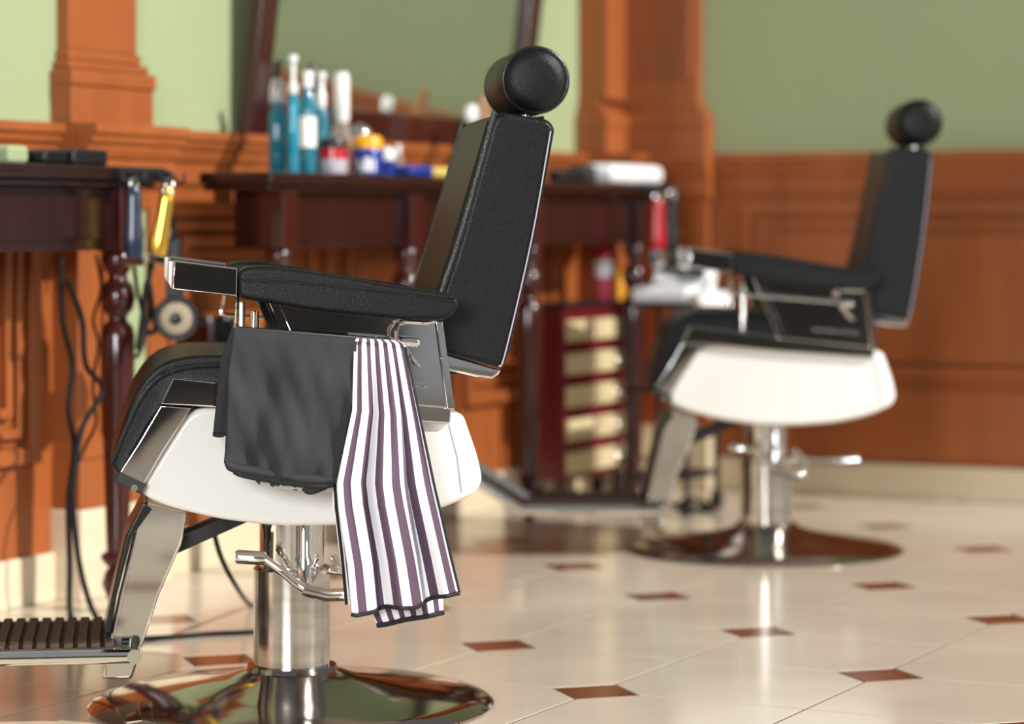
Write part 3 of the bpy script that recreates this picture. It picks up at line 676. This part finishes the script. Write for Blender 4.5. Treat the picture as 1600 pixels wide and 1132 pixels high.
def lump(name, label, cat, px0, px1, v, z0, z1, depth, m, r=.012, group=None, shape=None):
    u0, Y = on_v(px0, v); u1, _ = on_v(px1, v); h = z1 - z0; L = u1 - u0
    e_ = tag(empty(name, uv((u0 + u1) / 2, v, z0), WA), label, cat, group)
    rr = min(r, h * .45, depth * .45)
    pr = round_poly(shape(L, h) if shape else [(-L / 2, 0), (L / 2, 0), (L / 2, h), (-L / 2, h)], rr, 5)
    pillow(MB(), pr, -depth / 2, depth / 2, rr * .8, 4).build(cat.replace(' ', '_') + '_body', m, e_, smooth=60); return e_
lump('cloth', 'blue folded cloth beside the styling jars', 'cloth', 616, 652, -3.22, TT, TT + .028, .10, 'blue_p')
lump('neck_brush', 'straw yellow bristled brush lying before the front backrest', 'brush', 664, 705, -3.21, TT + .008, TT + .034, .04, 'straw')
bpy.data.objects['neck_brush'].location.z = TT
e = lump('towel', 'rolled white towel at the right end of the long table', 'towel', 932, 1012, -3.22, TT, TT + .056, .11, 'cloth_w', .027)
e = lump('trimmer', 'black trimmer lying left of the white towel roll', 'trimmer', 868, 894, -3.22, TT, TT + .035, .05, 'plastic_black', .012)
e = lump('trimmer', 'black trimmer lying against the white towel roll', 'trimmer', 900, 920, -3.24, TT, TT + .052, .05, 'plastic_black', .012)
e = lump('tool_pouch', 'black leather pouch on the left table', 'pouch', 32, 70, -3.25, TT, TT + .028, .12, 'leather_s', .01)
e = lump('tool_case', 'flat round-edged black case on the left table by the clippers', 'case', 78, 132, -3.24, TT, TT + .032, .12, 'plastic_black', .009)
e = lump('hand_towel', 'pale green towel edge on the left table beside the pouch', 'towel', -24, 8, -3.28, TT, TT + .036, .12, 'green', .012)

# ---- hanging clippers
def clipper(name, label, px, py0, py1, v, m, hw_, lean=0.0, group='hanging clippers', blade=True):
    u, Y = on_v(px, v); z0, z1 = zat(py1, Y), zat(py0, Y); L = z1 - z0
    e_ = tag(empty(name, uv(u, v, z0)), label, 'hair clipper', group); e_.rotation_euler = (0, lean, R_(12))
    prof = [(.06, .75), (.0, .9), (.12, 1.02), (.3, 1.0), (.55, .86), (.8, .84), (.93, .8), (1.0, .5)]
    rings = []
    for (t, w) in prof[1:]:
        rings.append([(hw_ * w * math.cos(2 * PI * j / 16), hw_ * .75 * w * math.sin(2 * PI * j / 16), t * L) for j in range(16)])
    MB().loft(rings).build('body', m, e_, smooth=50)
    MB().tube([(hw_ * .42 * math.cos(2 * PI * j / 14), 0, L + .008 + hw_ * .42 * math.sin(2 * PI * j / 14)) for j in range(14)], .004, 8, closed=True).build('hang_loop', 'chrome', e_)
    MB().box(-hw_ * 1.05, hw_ * 1.05, -hw_ * .45, hw_ * .35, -.016, .004).build('blade', 'chrome' if blade else m, e_, bevel=.002)
    MB().box(hw_ * .8, hw_ * 1.08, -.004, .004, L * .28, L * .42).build('taper_lever', 'chrome', e_, bevel=.002)
    for s in (-1, 1): MB().lathe([(0, .003), (.003, .003)], 10, (s * hw_ * .5, -hw_ * .72, L * .93)).build('screw', 'chrome', e_)
    hk = uv(u, v, 0)
    return e_
clipper('hair_clipper', 'navy black clipper with silver blade hanging from the left table', 209, 292, 404, -3.135, 'navy', .0195)
clipper('hair_clipper', 'shiny gold clipper hanging from the left table corner', 246, 293, 400, -3.135, 'gold', .019, R_(9))
clipper('hair_clipper', 'dark red clipper hanging at the right end of the long table', 1028, 312, 396, -3.12, 'red_p', .022)
clipper('hair_clipper', 'black clipper hanging beside the dark red one', 1050, 306, 396, -3.10, 'plastic_black', .020)
def hooks(name, label, pxs, py, v):
    u, Y = on_v(pxs[0], v); org = uv(u, v, zat(py, Y)); h = tag(empty(name, org), label, 'hook rail')
    us = [on_v(p, v)[0] for p in pxs]
    mb = MB().ubox(min(us) - .02, max(us) + .02, -3.17, v - .012, org.z - .012, org.z + .014); mb.v = [tuple(Vector(p) - org) for p in mb.v]; mb.build('rail', 'plastic_black', h, bevel=.003)
    for q in us:
        MB().tube(catmull([uv(q, v - .014, org.z + .004) - org, uv(q, v + .006, org.z) - org, uv(q, v + .012, org.z - .012) - org, uv(q, v + .026, org.z - .010) - org, uv(q, v + .028, org.z + .008) - org], 4), .0035, 8).build('hook', 'plastic_black', h)
hooks('tool_hook_rail', 'black hook rail on the left table edge holding the clippers', (209, 250, 270), 275, -3.135)
hooks('tool_hook_rail', 'black hook rail on the right end of the long table', (1028, 1050), 296, -3.12)

def path_world(pts, v): 
    out = []
    for (px, py, dv) in pts:
        u, Y = on_v(px, v + dv); out.append(uv(u, v + dv, zat(py, Y)))
    return out
def cord(name, label, pts, r=.006, group=None):
    P = [Vector(p) for p in pts]; o0 = P[-1].copy(); P = catmull([p - o0 for p in P], 7)
    o = MB().tube(P, r, 8).build(name, 'cable', smooth=60); o.location = o0; tag(o, label, 'cord', group); return o
def fl(px, py, z=.005):                     # floor point
    Y = CAMH * FPX / (py - HOR); return Vector(((px - 800) / FPX * Y, Y, z))
cord('power_cord', 'black cord looping from the left table apron down to the floor, left strand', path_world([(96, 402, 0), (98, 500, 0), (113, 570, 0), (107, 640, 0), (116, 700, 0), (107, 780, 0), (109, 880, 0)], -3.24) + [fl(112, 972), fl(150, 985)], group='table cords')
cord('power_cord', 'black cord from the left table apron down to the floor, right strand', path_world([(106, 440, 0), (128, 500, 0), (134, 570, 0), (160, 610, 0), (128, 670, 0), (114, 760, 0), (116, 820, 0), (128, 900, 0)], -3.22) + [fl(150, 968), fl(180, 980)], group='table cords')
cord('power_cord', 'thin black cord curving behind the turned leg of the left table', path_world([(150, 398, 0), (158, 450, 0), (146, 500, 0), (154, 540, 0), (145, 600, 0), (150, 660, 0), (132, 700, 0), (112, 760, 0), (108, 860, 0)], -3.29) + [fl(106, 955)], .0035, group='table cords')
cord('power_cord', 'black cord drooping to the floor beside the front chair column', path_world([(335, 835, 0), (345, 870, 0), (365, 910, 0)], -2.75) + [fl(392, 950), fl(430, 960)], .005)
cord('power_cord', 'black cord lying on the tiles behind the front footrest', [fl(215, 1003), fl(270, 1000), fl(330, 995), fl(395, 992), fl(440, 985)], .005)
cord('clipper_cord', 'black cord bundle hanging below the gold clipper', path_world([(240, 405, 0), (232, 440, 0), (236, 480, 0), (225, 520, 0), (216, 545, 0), (222, 500, 0), (230, 440, .01), (238, 480, .012), (243, 515, .012), (232, 520, .01)], -3.15), .006)
cord('clipper_cord', 'black cord hanging from the navy clipper', path_world([(209, 412, 0), (214, 450, -.02), (224, 500, -.02), (222, 540, -.02), (212, 560, -.03)], -3.15), .0045)

# hanging hair dryer with round grille
u, Y = on_v(276, -3.12); zc = zat(497, Y)
dr = tag(empty('hair_dryer', uv(u, -3.12, zc), R_(6)), 'black hair dryer with round beige grille hanging at the left table', 'hair dryer')
def disc(mb, prof, n=28, c=(0, 0)):
    return mb.loft([[(c[0] + r * math.cos(2 * PI * j / n), y, c[1] + r * math.sin(2 * PI * j / n)) for j in range(n)] for y, r in prof])
disc(MB(), [(.06, .030), (.05, .040), (.0, .047), (-.035, .047), (-.042, .043), (-.042, .033)]).build('body', 'plastic_black', dr, smooth=40)
disc(MB(), [(-.034, .034), (-.044, .033), (-.047, .026), (-.047, .012)]).build('grille', 'grille', dr, smooth=40)
disc(MB(), [(-.046, .012), (-.050, .012), (-.052, .009)], 16).build('grille_boss', 'plastic_black', dr, smooth=40)
pillow(MB(), round_poly([(-.022, .03), (.016, .03), (.008, .165), (-.022, .165)], .008, 3), -.016, .016, .006, 3).build('handle', 'plastic_black', dr, smooth=50)
MB().tube(catmull([(-.007, 0, .16), (-.006, 0, .19), (-.010, -.005, .215), (-.02, -.01, .245)], 5), .005, 8).build('hang_strap', 'cable', dr)

# wall caddy glimpsed behind the front chair
u, Y = on_v(328, VW + .06); zs = zat(552, Y)
st = tag(empty('wall_caddy', uv(u, VW + .025, zs), WA), 'burgundy wall caddy with black canisters seen between front armrest and seat', 'caddy')
MB().box(-.085, .085, -.085, .0, 0, .012).build('shelf', 'mahog2', st, bevel=.003)
MB().box(-.085, -.075, -.085, .0, .012, .07).build('side_panel', 'mahog2', st, bevel=.003)
MB().box(.075, .085, -.085, .0, .012, .07).build('side_panel', 'mahog2', st, bevel=.003)
MB().box(-.075, .075, -.008, .012, .012, .085).build('back_panel', 'mahog2', st, bevel=.003)
for x in (-.036, .036): MB().lathe([(.012, .029), (.07, .031), (.084, .026), (.088, .01)], 18, (x, -.045, 0)).build('canister', 'plastic_black', st)

# drawer cabinet under the long table
cu0, _ = on_v(895, -3.25); cu1 = 7.35; co = uv((cu0 + cu1) / 2, -3.32, 0)
cb = tag(empty('drawer_cabinet', co), 'dark red cabinet with rows of cream drawers under the long table', 'cabinet')
def cbx(nm, m, bev, *bx):
    mb = MB()
    for b in bx: mb.ubox(*b)
    mb.v = [tuple(Vector(p) - co) for p in mb.v]; return mb.build(nm, m, cb, bevel=bev)
cbx('body', 'red_paint', .003, (cu0, cu1, -3.39, -3.278, .075, .57)); cbx('cabinet_top', 'steel_black', .003, (cu0 - .008, cu1 + .008, -3.39, -3.268, .57, .582))
zr = [.095 + k * .0945 for k in range(5)]
for z in zr:
    um = (cu0 + cu1) / 2
    for (a, b) in ((cu0 + .012, um - .006), (um + .006, cu1 - .012)):
        d = cbx('drawer', 'cream_drawer', .004, (a, b, -3.280, -3.266, z, z + .060))
        k = uv((a + b) / 2, -3.262, z + .03) - co
        kn = MB().lathe([(-.005, .004), (0, .006), (.005, .004)], 10).build('knob', 'chrome_worn', d); kn.location = k
for (a, b) in ((cu0 + .02, -3.30), (cu1 - .02, -3.30), (cu0 + .02, -3.37), (cu1 - .02, -3.37)):
    q = uv(a, b, 0) - co; MB().lathe([(0, .018), (.02, .022), (.05, .016), (.076, .018)], 14, tuple(q)).build('foot', 'mahog', cb)
def zspin(name, label, cat, px, v, zb, parts, **k): return spin(name, label, cat, px, v, zb, parts, **k)
zspin('spray_can', 'red capped bottle with pink label on the drawer cabinet', 'bottle', 944, -3.32, .582, [('body', 'pink_p', [(0, .026), (.004, .028), (.07, .028)]), ('label', 'white_p', [(.07, .0282), (.115, .0282), (.118, .026)]), ('cap', 'red_p', [(.116, .027), (.155, .026), (.165, .02)])])
zspin('oil_bottle', 'small amber yellow bottle beside the red capped bottle', 'bottle', 968, -3.30, .582, [('body', 'yellow_p', [(0, .014), (.05, .015), (.06, .008)]), ('cap', 'yellow_p', [(.06, .009), (.085, .009)])])

# trolley with towel and dryer
to = uv(6.98, -2.975, 0)
tr = tag(empty('tool_trolley', to, WA), 'dark trolley holding a white towel behind the right chair', 'trolley')
for (x, y) in ((-.11, -.09), (.11, -.09), (.11, .09), (-.11, .09)):
    MB().tube([(x, y, .045), (x, y, .585)], .008, 10).build('post', 'steel_black', tr)
    MB().tube([(x, y - .012, .024), (x, y + .012, .024)], .024, 16).build('caster', 'plastic_black', tr)
for z in (.10, .34, .575): MB().box(-.12, .12, -.10, .10, z, z + .012).build('tray', 'steel_black', tr, bevel=.003)
e = tag(empty('folded_towel', to + Vector((0, 0, .588)), WA), 'bright white towel folded on the dark trolley', 'towel')
pillow(MB(), round_poly([(-.115, 0), (.105, 0), (.11, .095), (.06, .10), (.025, .05), (-.11, .045)], .016, 4), -.095, .08, .014, 4).build('towel_fold', 'cloth_w', e, smooth=60)
pillow(MB(), round_poly([(-.05, -.05), (.08, -.05), (.12, .03), (-.12, .03)], .012, 4), -.128, -.100, .006, 4).build('towel_corner', 'cloth_w', e, smooth=60)
e = tag(empty('hair_dryer', to + Vector((0, 0, .676)), WA), 'black and silver hair dryer lying on the white trolley towel', 'hair dryer')
MB().tube([(-.15, -.02, .035), (-.145, -.02, .034), (-.09, -.02, .025), (.02, -.02, .005), (.025, -.02, .004)], [.026, .030, .034, .028, .020], 18).build('barrel', 'plastic_black', e)
MB().tube([(-.175, -.02, .04), (-.147, -.02, .034)], [.022, .026], 18).build('nozzle', 'chrome', e)
MB().tube([(-.01, -.03, .005), (.03, -.08, -.005)], [.015, .017], 12).build('handle', 'plastic_black', e)
for a in (0, .035, .07): MB().box(-.075 + a, -.053 + a, -.056, -.050, .012 - a * .18, .034 - a * .18).build('badge', 'white_p', e, bevel=.002)
cord('power_cord', 'black cord heap on the floor under the dark trolley', [fl(1050, 790), fl(1075, 800), fl(1108, 792), fl(1080, 782), fl(1060, 796), fl(1115, 803)], .006)
